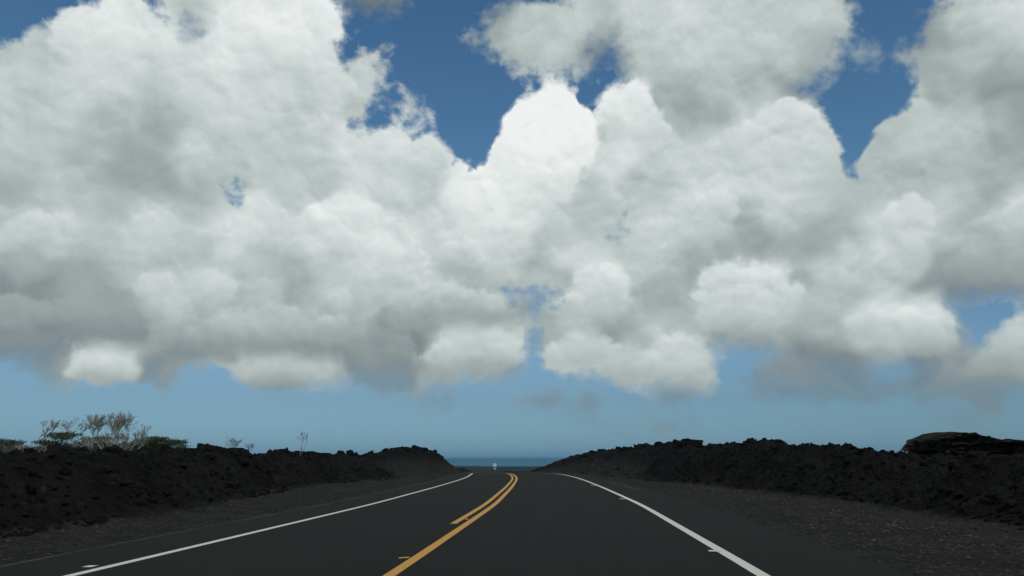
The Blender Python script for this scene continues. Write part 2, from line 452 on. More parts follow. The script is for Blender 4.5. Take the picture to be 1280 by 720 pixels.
# single boulders that stand out on the skyline of the banks: bearing, distance, top row, width px, label
BOULDERS = [
    (77, 24, 555.5, 37, .55, 'broad black lava block in front of the leafless trees on the left skyline'),
    (100, 25, 563, 22, .5, 'low dark lava lump leaning against the right side of the broad block on the left'),
    (253, 27, 557, 22, .7, 'pointed black lava boulder just right of the umbrella shaped trees'),
    (271, 27.5, 561, 7, 1.2, 'small upright lava spike right of the pointed boulder'),
    (292, 29, 564.5, 42, .3, 'long flat lava slab under the sparse leafy shrub'),
    (338, 33, 562, 11, 1.1, 'small round lava knob left of the larger round boulder'),
    (355, 33.5, 559.8, 22, .75, 'larger round lava boulder left of the thin bare twigs'),
    (394, 37, 565, 12, 1.0, 'blunt lava knob right of the thin bare twigs'),
    (405, 38, 568, 10, 1.0, 'low lava knob right beside the blunt knob'),
    (423, 40, 566.5, 9, 1.2, 'small stepped lava lump halfway to the left hilltop'),
    (444, 42, 565.3, 9, 1.4, 'little pointed lava stone closest to the foot of the left hill'),
    (522, 72, 561.5, 13, .7, 'rounded lava rock on the summit of the left hill'),
    (862, 50, 552.5, 26, .6, 'angular lava block on the right skyline left of the small horn'),
    (888, 50, 554.5, 7, 1.3, 'small horn of lava on the middle of the right skyline'),
    (942, 44, 550.8, 40, .35, 'wide flat topped lava block on the highest part of the right bank'),
    (772, 72, 561.5, 8, 1.0, 'small lava stone on the far part of the right bank'),
    (1083, 30, 560.5, 16, .5, 'flat lava stone on the right bank left of the brown outcrop'),
]
for k, (px, dist, top, wpx, ar, lab) in enumerate(BOULDERS):
    rs = np.arange(dist * .8, dist * 1.35, .25); q_ = np.array([spot(px, r_) for r_ in rs])
    zz_ = relief(q_[:, 0], q_[:, 1])[0]; dist = float(rs[int(np.argmax((zz_ - EYE) / rs))])
    x, y = spot(px, dist); zt = height_at(top, dist); g = H(x, y)
    w = wpx / F * dist / 2 * .92
    hgt = max(zt - g, w * ar * .6)
    v, f = rock_shape(4, 900 + k * 7, .42, 1.9)
    v = v * (w * 1.06, w * 1.1, 1)
    zmax = v[:, 2].max(); zmin = v[:, 2].min()
    v[:, 2] = (v[:, 2] - zmax) / (zmax - zmin) * max(hgt + .3, w * 1.5)
    v[:, 2] += hgt
    o = mesh_np('lava_boulder', v, f, m_lava); o.location = (x, y, g)
    tag(o, lab, 'lava boulder', 'boulders on the skyline of the lava banks')

# brown layered outcrop on the right
def outcrop():
    dist = 44
    xa, ya = spot(1143, dist); xb, yb = spot(1420, dist * 1.12)
    ax = Vector((xb - xa, yb - ya, 0)); L = ax.length; ax.normalize(); nrm = Vector((-ax.y, ax.x, 0))
    o = empty('rock_outcrop', (xa, ya, H(xa, ya)), 'brown layered lava outcrop with an overhanging left end on the right skyline', 'rock outcrop')
    z0 = H(xa, ya)
    def tops(u):
        return np.interp(u, [0, .03, .06, .115, .2, .26, .35, .5, .62, .8, 1], [559, 553.5, 551, 548, 548.6, 553, 556.5, 558, 560, 564, 567])
    for k in range(5):
        nu, nv = 260, 56
        lo, hi = k / 5, (k + 1) / 5 + .03
        u = np.linspace(0, 1, nu); th = np.linspace(0, 2 * math.pi, nv, endpoint=False)
        U, T = np.meshgrid(u, th, indexing='ij')
        toph = (EYE + (573.7 - tops(u)) / F * dist - z0)
        cz = toph * (lo + hi) / 2; hz = toph * (hi - lo) / 2 * 1.08
        taper = np.sqrt(np.clip(1 - (np.abs(u * 2 - 1)) ** 14, 0, 1)) + .001
        left = [.55, .15, .35, -.05, .25][k]
        se = .55
        cx = np.sign(np.cos(T)) * np.abs(np.cos(T)) ** se; sz_ = np.sign(np.sin(T)) * np.abs(np.sin(T)) ** se
        W = 2.2 - .12 * k
        yy = cx * W * taper[:, None]; zz = cz[:, None] + sz_ * hz[:, None] * taper[:, None]
        xx = left + U * (L - left)
        px_, py_ = xx * 1.3 + cx * .9, zz * 3 + k * 7 + cx * 1.1
        dsp = ridged(px_, py_, 6, 200 + k, .6)
        yy = yy + cx * dsp * .22; zz = zz + dsp * .04 + .05 * fbm(px_ * .9, cx * 2 + k, 5, 230)
        xx = xx + .18 * fbm(zz * 3, cx * 2 + k * 3, 4, 260) * (1 - U) - (dsp * .10) * (U < .03)
        P = np.stack([xa - xa + ax.x * xx + nrm.x * yy, ax.y * xx + nrm.y * yy, zz], -1).reshape(-1, 3)
        i = np.arange(nu - 1)[:, None] * nv; j = np.arange(nv)[None, :]; j2 = (j + 1) % nv
        Fc = np.stack([i + j, i + j2, i + nv + j2, i + nv + j], -1).reshape(-1, 4)
        ci = len(P); caps = []
        P = np.vstack([P, P[:nv].mean(0), P[-nv:].mean(0)])
        jj = np.arange(nv); c1 = np.stack([np.full(nv, ci), (jj + 1) % nv, jj, jj], -1); c2 = np.stack([np.full(nv, ci + 1), (nu - 1) * nv + jj, (nu - 1) * nv + (jj + 1) % nv], -1)
        me = mesh_np('rock_layer', P, np.vstack([Fc[:, [0, 1, 2]], Fc[:, [0, 2, 3]], c1[:, :3], c2]), m_lava2, parent=o)
outcrop()

# ------------------------------------------------------------------ trees
m_pale = simple_mat('pale_dead_bark', (.29, .295, .275), (.43, .435, .405), 3, .9)
m_bark = simple_mat('grey_bark', (.18, .17, .15), (.30, .285, .25), 3, .9)
def leaf_mat(name, a, b_):
    m, t, b, geo = material(name)
    n = t.noise(geo, 1.7, 4, .6)
    rnd = t.new('ShaderNodeNewGeometry').outputs['Random Per Island']
    c = t.mix(t.maprange(n, .35, .65), a + (1,), b_ + (1,))
    c = t.mix(t.math('MULTIPLY', rnd, .5), c, (a[0] * .5, a[1] * .5, a[2] * .5, 1))
    t.put(b.inputs['Base Color'], c); b.inputs['Roughness'].default_value = .7; b.inputs['Specular IOR Level'].default_value = .25
    b.inputs['Transmission Weight'].default_value = 0
    tr = t.new('ShaderNodeBsdfTranslucent'); t.put(tr.inputs[0], c)
    mx = t.new('ShaderNodeMixShader'); mx.inputs[0].default_value = .25
    t.l.new(b.outputs[0], mx.inputs[1]); t.l.new(tr.outputs[0], mx.inputs[2])
    t.l.new(mx.outputs[0], m.node_tree.nodes['Material Output'].inputs[0])
    return m
m_leaf = leaf_mat('deep_green_leaves', (.10, .125, .045), (.145, .165, .065))
m_leaf2 = leaf_mat('olive_leaves', (.15, .16, .055), (.20, .20, .085))
m_leaf3 = leaf_mat('grey_green_leaves', (.10, .125, .085), (.14, .165, .12))

def tubes(segs, sides=5):
    """segs: list of (p0, p1, r0, r1)"""
    VV, FF = [], []; off = 0
    for p0, p1, r0, r1 in segs:
        p0 = np.array(p0); p1 = np.array(p1); a = p1 - p0; L = np.linalg.norm(a)
        if L < 1e-5: continue
        a /= L; u = np.cross(a, (0.3, .9, .1)); u /= np.linalg.norm(u); w = np.cross(a, u)
        th = np.linspace(0, 2 * math.pi, sides, endpoint=False)
        ring = np.cos(th)[:, None] * u + np.sin(th)[:, None] * w
        VV += [p0 + ring * r0, p1 + ring * r1]
        i = np.arange(sides); j = (i + 1) % sides
        FF.append(np.stack([i, j, j + sides, i + sides], -1) + off); off += 2 * sides
    return np.vstack(VV), np.vstack(FF)

def grow(rr, p, dirv, L, r, depth, out, tips, spread=.55, up=.25, kids=(2, 3), minr=.012):
    p = np.array(p, float); d = np.array(dirv, float); d /= np.linalg.norm(d)
    n = 4; q = p.copy(); rad = r
    for i in range(n):
        d2 = d + rr.normal(size=3) * .13 + np.array((0, 0, up * .12)); d2 /= np.linalg.norm(d2)
        e = q + d2 * L / n; r2 = max(rad * .9, minr)
        out.append((q.copy(), e.copy(), rad, r2)); q = e; d = d2; rad = r2
        if depth > 0 and i >= 1 and rr.random() < .45:
            dd = d + rr.normal(size=3) * spread; dd[2] = abs(dd[2]) * .6 + up
            grow(rr, q, dd, L * .6, rad * .55, depth - 1, out, tips, spread, up, kids, minr)
    if depth > 0:
        for _ in range(rr.integers(kids[0], kids[1] + 1)):
            dd = d + rr.normal(size=3) * spread; dd[2] += up * .5
            grow(rr, q, dd, L * rr.uniform(.6, .8), rad * .68, depth - 1, out, tips, spread, up, kids, minr)
    else: tips.append(q)

def bare_tree(px, dist, top, wpx, label, seed, stems=3, depth=4, thick=.09, mat=None, fan=.35, spr=.42, minr=.014):
    mat = mat or m_pale
    rr = np.random.default_rng(seed)
    x, y = spot(px, dist); g = H(x, y) - .1
    Ht = height_at(top, dist) - g; W = wpx / F * dist / 2
    o = empty('bare_tree', (x, y, g), label, 'bare tree', 'leafless trees behind the left lava bank')
    segs, tips = [], []
    tr = []
    for s in range(stems):
        a = rr.uniform(0, 6.28); tilt = rr.uniform(.05, fan)
        d = np.array([math.cos(a) * tilt, math.sin(a) * tilt, 1])
        q = np.array([rr.normal() * .03, rr.normal() * .03, 0]); r = thick * rr.uniform(.7, 1)
        for i in range(4):
            d = d + rr.normal(size=3) * .1; d /= np.linalg.norm(d); e = q + d * .38
            tr.append((q.copy(), e.copy(), r, r * .93)); segs.append((q.copy(), e.copy(), r * .6, r * .55)); q = e; r *= .93
        grow(rr, q, d, 1.0, r * .85, depth, segs, tips, spr, .75, (2, 3), minr)
    allp = np.array([s_[1] for s_ in segs]); sc_z = Ht / allp[:, 2].max(); sc_x = W / np.percentile(np.abs(allp[:, 0]), 99)
    K = np.array([sc_x, sc_x, sc_z])
    f = lambda L_: [(a_ * K, b_ * K, r0, r1) for a_, b_, r0, r1 in L_]
    v, fc = tubes(f(tr), 7); mesh_np('trunk', v, fc, mat, parent=o, smooth_shade=True)
    v, fc = tubes(f(segs), 4); mesh_np('branches', v, fc, mat, parent=o)
    return o

def leaf_cloud(rr, centres, radii, n_per, size):
    V = []; 
    for c_, (ra, rh) in zip(centres, radii):
        n = int(n_per * ra * ra)
        a = rr.uniform(0, 6.28, n); q = np.sqrt(rr.random(n)) * ra * (1 + .25 * np.sin(a * 3 + rr.uniform(0, 6)))
        z = (rr.random(n) ** .6 - .6) * rh * (1.15 - (q / ra) ** 2 * .7) + .10 * rr.normal(size=n)
        p = np.stack([q * np.cos(a), q * np.sin(a), z], -1) + c_
        u = rr.normal(size=(n, 3)); u[:, 2] *= .45; u /= np.linalg.norm(u, axis=1)[:, None]
        w = np.cross(u, rr.normal(size=(n, 3)) * (.6, .6, 1.2)); w /= np.linalg.norm(w, axis=1)[:, None]
        s = size * rr.uniform(.5, 1.3, n)[:, None]
        V.append(np.stack([p - u * s, p + w * s * .45, p + u * s, p - w * s * .45], 1))
    V = np.vstack(V).reshape(-1, 3)
    return V, np.arange(len(V)).reshape(-1, 4)

def leafy_tree(px, dist, top, wpx, label, seed, mat, pads=6, base_y=570, flat=.35, size=.115, dens=430, name='umbrella_tree'):
    rr = np.random.default_rng(seed)
    x, y = spot(px, dist); g = H(x, y) - .1
    Ht = height_at(top, dist) - g; W = wpx / F * dist / 2
    crown_bottom = max(height_at(base_y, dist) - g, Ht * .35)
    o = empty(name, (x, y, g), label, 'tree', 'green trees behind the left lava bank')
    segs, tr = [], []
    q = np.array([0., 0, 0]); r = .11
    fork = crown_bottom * .55
    for i in range(4):
        e = np.array([rr.normal() * .08, rr.normal() * .08, fork * (i + 1) / 4]); tr.append((q, e, r, r * .93)); q = e; r *= .93
    cs, rd = [], []
    for k in range(pads):
        a = k * 2.4 + rr.uniform(-.4, .4); rad = W * (.75 * math.sqrt((k + .3) / pads))
        zz = Ht - (rr.random() ** .8) * (Ht - crown_bottom) * (.85 if k > 1 else .1)
        c_ = np.array([math.cos(a) * rad, math.sin(a) * rad, zz - .2])
        ra = W * rr.uniform(.28, .5); cs.append(c_); rd.append((ra, ra * flat + .15))
        mid = q * .5 + c_ * .5 + np.array([rr.normal() * .2, rr.normal() * .2, -.25])
        segs += [(q, mid, r * .5, r * .36), (mid, c_ - (0, 0, .15), r * .36, .03)]
        for _ in range(9):
            e = c_ + np.array([rr.uniform(-1, 1) * ra * .8, rr.uniform(-1, 1) * ra * .8, rr.uniform(-.1, .12)])
            s0 = mid + (c_ - mid) * rr.uniform(.3, 1); segs.append((s0, e, .028, .012))
    v, fc = tubes(tr, 7); t_ = mesh_np('trunk', v, fc, m_bark, parent=o, smooth_shade=True)
    v, fc = tubes(segs, 4); mesh_np('limbs', v, fc, m_bark, parent=t_)
    v, fc = leaf_cloud(rr, cs, rd, dens, size); mesh_np('crown', v, fc, mat, parent=o)
    return o

leafy_tree(-4, 100, 553, 50, 'dull green tree cut by the left frame edge', 11, m_leaf3, 6, 566)
leafy_tree(27, 96, 562, 40, 'lowest grey green bush like tree near the left frame edge', 12, m_leaf3, 6, 570, .3)
leafy_tree(72, 104, 544.5, 52, 'green umbrella shaped tree behind the broad black lava block', 13, m_leaf, 9, 562)
leafy_tree(106, 112, 549, 30, 'small olive tree between the thin bare tree and the big bare tree', 14, m_leaf2, 7, 566)
leafy_tree(126, 110, 548, 38, 'olive green tree directly behind the big pale leafless tree', 15, m_leaf2, 8, 566)
leafy_tree(156, 108, 556, 36, 'low olive tree just right of the big leafless tree', 19, m_leaf2, 7, 568)
leafy_tree(192, 105, 548.5, 54, 'dark green flat topped tree, widest of the trees on the left', 16, m_leaf, 11, 564, .3)
leafy_tree(222, 103, 552.5, 40, 'rightmost dark green tree, leaning out over the lava crest', 17, m_leaf, 6, 566, .3)
leafy_tree(8, 108, 559.5, 60, 'wide low olive thicket filling the left frame edge', 41, m_leaf2, 8, 569, .35)
leafy_tree(50, 112, 560, 50, 'low yellow green thicket below the umbrella shaped tree', 42, m_leaf2, 8, 569, .35)
leafy_tree(134, 114, 558.5, 56, 'low yellow green thicket at the foot of the largest leafless tree', 43, m_leaf2, 9, 569, .35)
leafy_tree(178, 112, 559, 50, 'low grey green thicket under the dark flat topped tree', 44, m_leaf3, 8, 569, .35)
bare_tree(54, 98, 530.5, 40, 'thin leafless tree farthest left with a faint forked top', 21, 1, 4, .05)
bare_tree(40, 94, 558, 44, 'low pale dead thicket left of the broad black lava block', 26, 8, 2, .05, fan=1.2, minr=.018)
bare_tree(92, 97, 527, 42, 'slender leafless tree rising above the umbrella shaped tree', 22, 1, 4, .06)
bare_tree(136, 92, 520, 74, 'largest pale leafless tree with many spreading branches', 23, 11, 4, .075, fan=.95, spr=.36)
bare_tree(104, 90, 548, 40, 'pale dead bush at the left foot of the largest leafless tree', 24, 9, 3, .06, fan=1.1, minr=.018)
bare_tree(150, 90, 541, 46, 'pale dead bush at the right foot of the largest leafless tree', 25, 9, 3, .06, fan=1.0, minr=.018)
def twig_shrub(px, dist, top, wpx, label, seed, leaves=False, stems=5):
    o = bare_tree(px, dist, top, wpx, label, seed, stems, 2, .016, m_bark, minr=.006)
    o.name = 'twiggy_shrub'; o['category'] = 'shrub'; o['group'] = 'sparse shrubs on the left lava crest'
    if leaves:
        rr = np.random.default_rng(seed); W = wpx / F * dist / 2; g = o.location.z; Ht = height_at(top, dist) - g
        cs = [np.array([rr.uniform(-.6, .6) * W, rr.uniform(-.4, .4) * W, Ht - rr.random() * .35]) for _ in range(9)]
        v, fc = leaf_cloud(rr, cs, [(W * .3, .2)] * 9, 600, .035); mesh_np('leaves', v, fc, m_leaf3, parent=o)
twig_shrub(291, 42, 550, 22, 'sparse grey green shrub standing on the flat lava slab', 31, True)
twig_shrub(315, 42, 555, 14, 'small leafless twigs between the flat slab and the round knob', 32, False, 3)
twig_shrub(375, 45, 540.5, 14, 'tall thin bare twigs standing alone above the crest', 33, False, 3)
twig_shrub(9, 60, 559, 14, 'little twiggy shrub at the very left end of the crest', 34, True, 3)

# ------------------------------------------------------------------ road sign beyond the crest
def sign():
    dist = 165; x, y = spot(618.5, dist); g = H(x, y)
    m_al = simple_mat('white_sign_face', (.90, .90, .90), (.86, .87, .87), 2, .35)
    m_post = simple_mat('grey_sign_post', (.10, .10, .10), (.16, .16, .16), 4, .6)
    o = empty('road_sign', (x, y, g), 'small white road sign standing beside the road beyond the crest', 'road sign')
    def box(name, cx, cz, w, h, d, mat, yo=0):
        v = np.array([[sx * w / 2 + cx, sy * d / 2 + yo, sz * h / 2 + cz] for sx in (-1, 1) for sy in (-1, 1) for sz in (-1, 1)])
        f = [[0, 1, 3, 2], [4, 6, 7, 5], [0, 4, 5, 1], [2, 3, 7, 6], [0, 2, 6, 4], [1, 5, 7, 3]]
        return mesh_np(name, v, f, mat, parent=o)
    top = height_at(579.3, dist) - g
    v, f = tubes([((0, .05, -.3), (0, .05, top - .05), .04, .04)], 8); mesh_np('post', v, f, m_post, parent=o, smooth_shade=True)
    box('sign_plate', 0, top - .31, .70, .66, .02, m_al)
    box('marker_plate', 0, top - 1.02, .34, .32, .02, m_al)
sign()
# ------------------------------------------------------------------ haze
m_h = bpy.data.materials.new('sea_air'); m_h.use_nodes = True
nt = m_h.node_tree; nt.nodes.clear()
out = nt.nodes.new('ShaderNodeOutputMaterial'); pv = nt.nodes.new('ShaderNodeVolumePrincipled')
pv.inputs['Color'].default_value = (.28, .62, .90, 1); pv.inputs['Density'].default_value = 1.0e-4; pv.inputs['Anisotropy'].default_value = .2
nt.links.new(pv.outputs[0], out.inputs['Volume'])
B = 36000; zb, zt_ = -62, 12
V = [[sx * B, sy * B, z_] for z_ in (zb, zt_) for sx, sy in ((-1, -1), (1, -1), (1, 1), (-1, 1))]
Fh = [[0, 3, 2, 1], [4, 5, 6, 7], [0, 1, 5, 4], [1, 2, 6, 5], [2, 3, 7, 6], [3, 0, 4, 7]]
tag(mesh_np('haze', V, Fh, m_h), 'thin bluish sea haze over the far coast and water', 'haze', kind='stuff')

# ------------------------------------------------------------------ sky with clouds (world, by compass bearing and elevation)
BLUE = [
 [(-200,-300),(-200,50),(0,57),(20,55),(30,48),(45,40),(66,36),(70,24),(85,14),(95,5),(106,4),(114,13),(130,4),(150,-4),(168,0),(180,8),(192,15),(205,20),(217,21),(207,10),(200,0),(215,-60),(190,-300)],
 [(226,34),(238,31),(247,38),(244,44),(236,41)],
 [(410,-300),(398,-10),(404,3),(418,12),(430,28),(431,38),(424,45),(411,49),(411,57),(420,66),(425,80),(432,83),(440,82),(438,71),(447,63),(455,64),(463,72),(475,68),(486,66),(483,77),(478,92),(478,110),(470,125),(458,131),(455,141),(445,150),(441,157),(430,169),(427,178),(432,182),(438,172),(450,168),(470,167),(486,168),(491,163),(489,150),(496,149),(506,160),(518,171),(529,170),(540,170),(549,181),(560,190),(564,204),(577,210),(590,210),(605,207),(613,198),(614,188),(622,177),(634,168),(631,150),(633,138),(640,132),(655,126),(668,118),(674,108),(695,106),(712,112),(717,122),(720,130),(738,138),(748,135),(755,118),(768,112),(776,110),(788,98),(775,76),(765,52),(754,58),(742,64),(745,75),(735,88),(715,94),(690,91),(660,88),(640,85),(628,78),(612,66),(600,54),(586,49),(598,42),(610,36),(616,15),(622,8),(640,7),(660,3),(690,3),(715,3),(740,-60),(720,-300)],
 [(424,-40),(428,3),(455,8),(480,8),(502,5),(510,-40)],
 [(497,116),(508,118),(522,130),(532,148),(522,154),(508,141),(500,128)],
 [(1075,-300),(1062,-10),(1065,0),(1066,22),(1058,42),(1056,56),(1048,70),(1042,84),(1030,96),(1010,100),(996,107),(1005,118),(1020,128),(1030,146),(1040,162),(1050,176),(1050,200),(1051,224),(1073,226),(1076,205),(1085,180),(1095,160),(1110,148),(1130,138),(1151,118),(1145,106),(1142,92),(1130,77),(1128,64),(1144,58),(1153,42),(1151,26),(1165,20),(1180,0),(1195,-60),(1190,-300)],
 [(1076,62),(1090,66),(1096,70),(1084,76),(1074,70)],
 [(283,231),(290,228),(299,230),(304,238),(301,247),(293,250),(286,246)],
 [(771,268),(776,266),(781,270),(780,277),(773,277)], [(758,302),(766,297),(774,298),(770,303)],
 [(628,365),(655,363),(688,366),(700,372),(699,381),(690,384),(678,378),(660,374),(640,374)],
 [(1180,371),(1230,367),(1280,360),(1400,350),(1500,340),(1500,385),(1400,380),(1300,386),(1280,391),(1262,398),(1252,411),(1236,424),(1222,432),(1208,428),(1202,410),(1194,395),(1186,384)],
 [(1083,455),(1108,449),(1134,450),(1137,468),(1130,481),(1100,479),(1085,466)],
 [(-300,432),(-20,446),(16,450),(42,466),(80,478),(120,482),(165,480),(190,478),(205,484),(220,480),(226,470),(222,460),(240,457),(283,458),(288,470),(310,482),(340,488),(380,487),(405,481),(430,478),(448,478),(460,488),(480,493),(510,492),(530,485),(550,478),(580,473),(620,470),(645,466),(658,450),(664,430),(660,412),(655,402),(673,402),(676,412),(673,430),(678,455),(700,465),(740,468),(765,471),(775,480),(800,484),(850,486),(885,484),(897,475),(898,455),(890,440),(885,432),(905,434),(940,436),(972,438),(977,450),(948,460),(938,475),(934,492),(960,496),(982,488),(1000,490),(1040,494),(1080,497),(1150,496),(1210,495),(1260,486),(1280,482),(1500,470),(1500,900),(-300,900)],
 [(640,503),(665,498),(698,495),(703,501),(680,507),(655,507)], [(722,502),(732,497),(746,498),(744,505),(728,508)], [(714,520),(728,516),(740,517),(736,521)],
 [(530,504),(545,500),(560,502),(552,507)], [(818,495),(840,489),(860,489),(876,491),(862,499),(835,500)],
 [(1215,503),(1230,500),(1254,504),(1240,508)], [(1160,530),(1190,523),(1215,526),(1250,528),(1230,536),(1190,535)],
 [(808,532),(820,528),(832,531),(822,535)], [(760,536),(780,533),(800,535),(785,539)],[(840,536),(862,533),(886,536),(860,540)],
]
TONE = """0 60 190,20 85 200,60 60 190,100 30 205,140 12 222,120 35 215,150 60 212,200 50 215,40 120 190,100 110 205,150 100 205,200 100 195,160 140 185,130 160 178,60 160 195,20 180 195,100 190 178,200 140 172,190 180 165,160 190 162,240 100 205,230 60 212,240 30 190,280 70 222,270 40 215,300 30 222,310 60 205,250 130 200,300 130 207,240 190 200,290 180 195,
340 20 222,380 25 225,410 30 208,350 60 220,330 70 200,390 70 212,370 100 200,420 100 208,450 90 200,470 75 190,410 130 205,340 120 205,370 150 190,330 170 195,400 160 200,440 130 188,440 178 218,500 175 212,540 180 218,480 190 200,550 195 212,620 190 238,610 50 165,630 60 180,625 30 150,640 40 190,460 5 120,
670 35 190,690 60 195,720 30 198,670 70 180,710 80 175,760 40 178,750 70 140,800 20 203,850 20 205,850 60 200,800 60 190,780 90 160,830 100 178,900 30 200,940 60 195,900 100 190,950 100 180,820 130 165,860 140 160,900 140 165,940 110 175,700 115 242,690 140 236,720 150 232,660 130 238,650 160 236,640 190 240,760 120 226,790 115 230,800 130 222,760 160 185,780 150 200,820 160 205,750 150 195,700 180 220,780 185 220,840 180 200,900 180 205,940 150 205,950 180 215,950 130 190,
980 20 195,1020 20 195,1050 30 185,980 70 190,1030 70 170,1000 100 165,990 115 150,975 140 200,1010 150 195,1020 180 205,980 180 200,1160 40 155,1170 60 165,1200 20 190,1250 10 205,1275 20 212,1220 60 180,1270 60 180,1160 90 165,1210 100 172,1260 95 160,1180 115 170,1240 120 150,1270 125 158,1150 125 198,1140 145 192,1180 150 190,1110 170 185,1140 180 190,1220 160 195,1250 150 180,1240 175 160,1275 170 160,1200 190 180,1100 190 180,
20 210 180,20 235 168,100 235 185,70 225 190,180 210 160,200 225 160,150 245 175,40 265 190,20 290 198,70 295 207,110 290 195,180 290 205,190 270 203,150 310 190,100 330 170,30 335 165,10 355 140,50 365 142,5 385 130,70 355 145,110 350 165,150 380 160,230 270 190,240 240 170,230 300 190,280 215 185,250 295 203,290 300 210,315 265 215,200 335 180,190 355 205,185 362 200,220 370 205,260 350 210,240 380 190,290 365 175,300 385 185,310 340 190,250 320 180,100 385 165,40 395 160,
330 260 215,350 220 190,400 225 185,370 240 195,420 265 220,450 270 220,400 290 218,470 290 222,370 295 200,330 310 175,360 330 170,350 300 195,480 310 220,450 320 208,420 330 190,500 230 205,520 230 190,545 230 180,500 250 200,530 285 205,505 307 218,560 260 205,585 215 238,595 235 240,600 250 225,570 240 235,580 280 222,620 270 225,630 210 226,560 310 205,600 320 210,630 320 205,520 330 178,560 340 180,590 340 172,540 365 195,500 375 190,520 360 190,580 370 180,620 385 165,420 355 200,430 365 205,380 350 170,360 370 160,340 360 195,330 385 185,440 380 175,460 395 185,390 395 180,630 360 185,
650 215 230,680 240 215,650 270 220,640 300 210,690 230 205,700 270 200,720 290 190,680 300 180,740 240 185,770 215 215,760 225 205,760 260 185,790 230 185,830 230 190,860 215 205,820 200 195,900 230 205,940 220 205,830 280 205,870 260 212,820 310 200,880 290 195,930 280 170,950 310 155,900 320 160,870 330 165,840 340 180,715 322 205,745 345 220,770 360 215,760 370 195,700 350 178,660 350 180,640 330 195,660 345 175,730 385 190,790 345 190,810 360 170,830 380 165,780 380 175,870 380 175,900 355 215,940 345 215,920 380 205,950 365 215,700 390 190,650 385 160,620 390 155,
990 220 205,1000 260 195,1020 240 190,970 270 200,980 310 165,1020 300 165,1060 260 180,1040 280 175,1100 230 180,1130 220 180,1150 245 180,1110 265 195,1140 285 205,1120 310 210,1150 300 205,1060 330 205,1030 340 190,1000 330 170,1100 340 205,1080 350 185,1140 340 195,1180 250 195,1180 290 190,1200 240 190,1250 270 205,1265 280 208,1275 260 205,1240 240 165,1230 220 170,1260 215 170,1210 280 175,1240 300 160,1200 320 155,1270 320 155,1220 345 132,1260 350 130,1180 350 145,1140 365 160,1070 375 165,1030 370 180,1000 360 165,970 340 210,970 360 200,1120 375 205,1150 375 205,1100 390 215,1060 395 200,1010 390 205,1180 395 190,
10 390 130,60 400 150,100 410 135,20 420 125,60 430 122,100 435 125,150 395 155,200 405 165,205 412 175,160 410 140,250 395 170,280 400 185,240 430 150,280 430 165,180 430 150,220 440 140,60 455 135,40 450 130,95 455 200,120 445 215,140 460 210,160 455 205,110 470 180,140 475 165,90 472 150,190 465 125,210 472 155,190 475 130,300 460 188,310 475 165,
340 400 185,380 385 180,360 420 155,320 420 160,340 435 130,380 440 125,420 420 140,450 390 170,480 400 150,400 400 165,345 455 192,390 460 188,420 465 170,350 475 145,340 485 135,460 450 120,490 445 115,500 460 115,520 430 130,560 400 145,600 395 150,480 480 135,500 485 140,540 470 160,530 475 165,555 432 200,570 420 208,590 425 202,600 430 180,620 420 208,630 430 175,650 430 200,560 455 165,600 455 160,640 455 155,540 400 150,
650 420 200,645 440 170,640 460 150,690 400 170,740 400 175,770 410 160,690 435 180,720 430 195,740 440 180,700 455 190,680 445 180,740 460 190,765 420 150,780 440 200,790 455 180,820 440 150,830 430 200,825 425 205,845 455 135,860 430 185,880 440 180,885 460 195,840 465 190,800 475 190,770 470 175,850 480 175,870 480 165,830 400 180,900 390 200,930 400 200,940 415 175,900 420 150,940 425 135,850 412 175,670 425 150,850 495 115,680 500 128,735 505 118,725 520 115,
990 400 200,1020 400 205,980 420 175,1040 420 185,1070 410 215,1090 395 220,1120 420 205,1160 400 200,1180 410 190,1110 440 165,1060 440 150,1200 430 150,1200 400 150,1000 440 125,1040 445 120,990 465 145,1000 455 150,1030 470 130,1060 460 120,1000 490 115,1040 495 110,1100 490 118,1150 485 118,1140 450 130,1170 450 140,1190 460 150,1210 470 145,1180 480 130,1230 440 165,1250 425 190,1265 400 215,1275 420 185,1260 440 170,1270 455 165,1230 480 120,940 480 125,1260 470 130,
545 504 125,1235 504 125,1200 530 122,820 532 135,780 536 130,860 536 130,1400 100 180,1400 300 190,-100 200 180,-100 350 160,640 -150 190,200 -150 190,1100 -150 190"""
# x y softness of the cloud's edge there (0 crisp .. 1 wispy)
SOFT = """0 60 .45,90 20 .35,150 0 .15,200 15 .5,240 38 .9,410 30 .15,420 60 .3,460 80 .45,480 110 .6,450 150 .5,430 175 .1,500 168 .12,550 185 .15,515 140 .8,460 5 1,600 50 .7,620 20 .7,660 5 .6,700 3 .6,650 88 .7,720 92 .8,760 65 1,780 100 .7,
640 130 .02,690 108 .0,720 130 .03,760 118 .1,620 180 .05,580 208 .05,610 205 .05,1060 30 .6,1040 90 .9,1010 105 1,1030 150 .25,1050 200 .15,1080 200 .15,1110 150 .12,1150 120 .3,1135 70 .75,1150 30 .6,1180 5 .5,1085 70 1,
293 240 .42,776 272 .4,766 300 .45,665 370 .7,1200 375 .6,1280 362 .8,1270 395 .25,1230 425 .7,1200 400 .9,1110 460 .8,0 446 .6,60 468 .9,120 480 .35,160 478 .4,200 480 .5,240 457 .7,290 465 .25,350 486 .5,440 478 .7,490 492 .5,560 475 .5,600 470 .5,650 460 .6,662 425 .3,675 425 .35,700 465 .3,770 475 .3,860 485 .3,896 460 .35,900 435 .7,960 438 .8,940 475 .8,1000 492 .9,1080 497 .7,1150 496 .6,1250 488 .6,680 500 .9,735 503 .9,730 518 1,545 504 1,850 495 .8,1235 504 1,1200 530 1,820 532 1"""

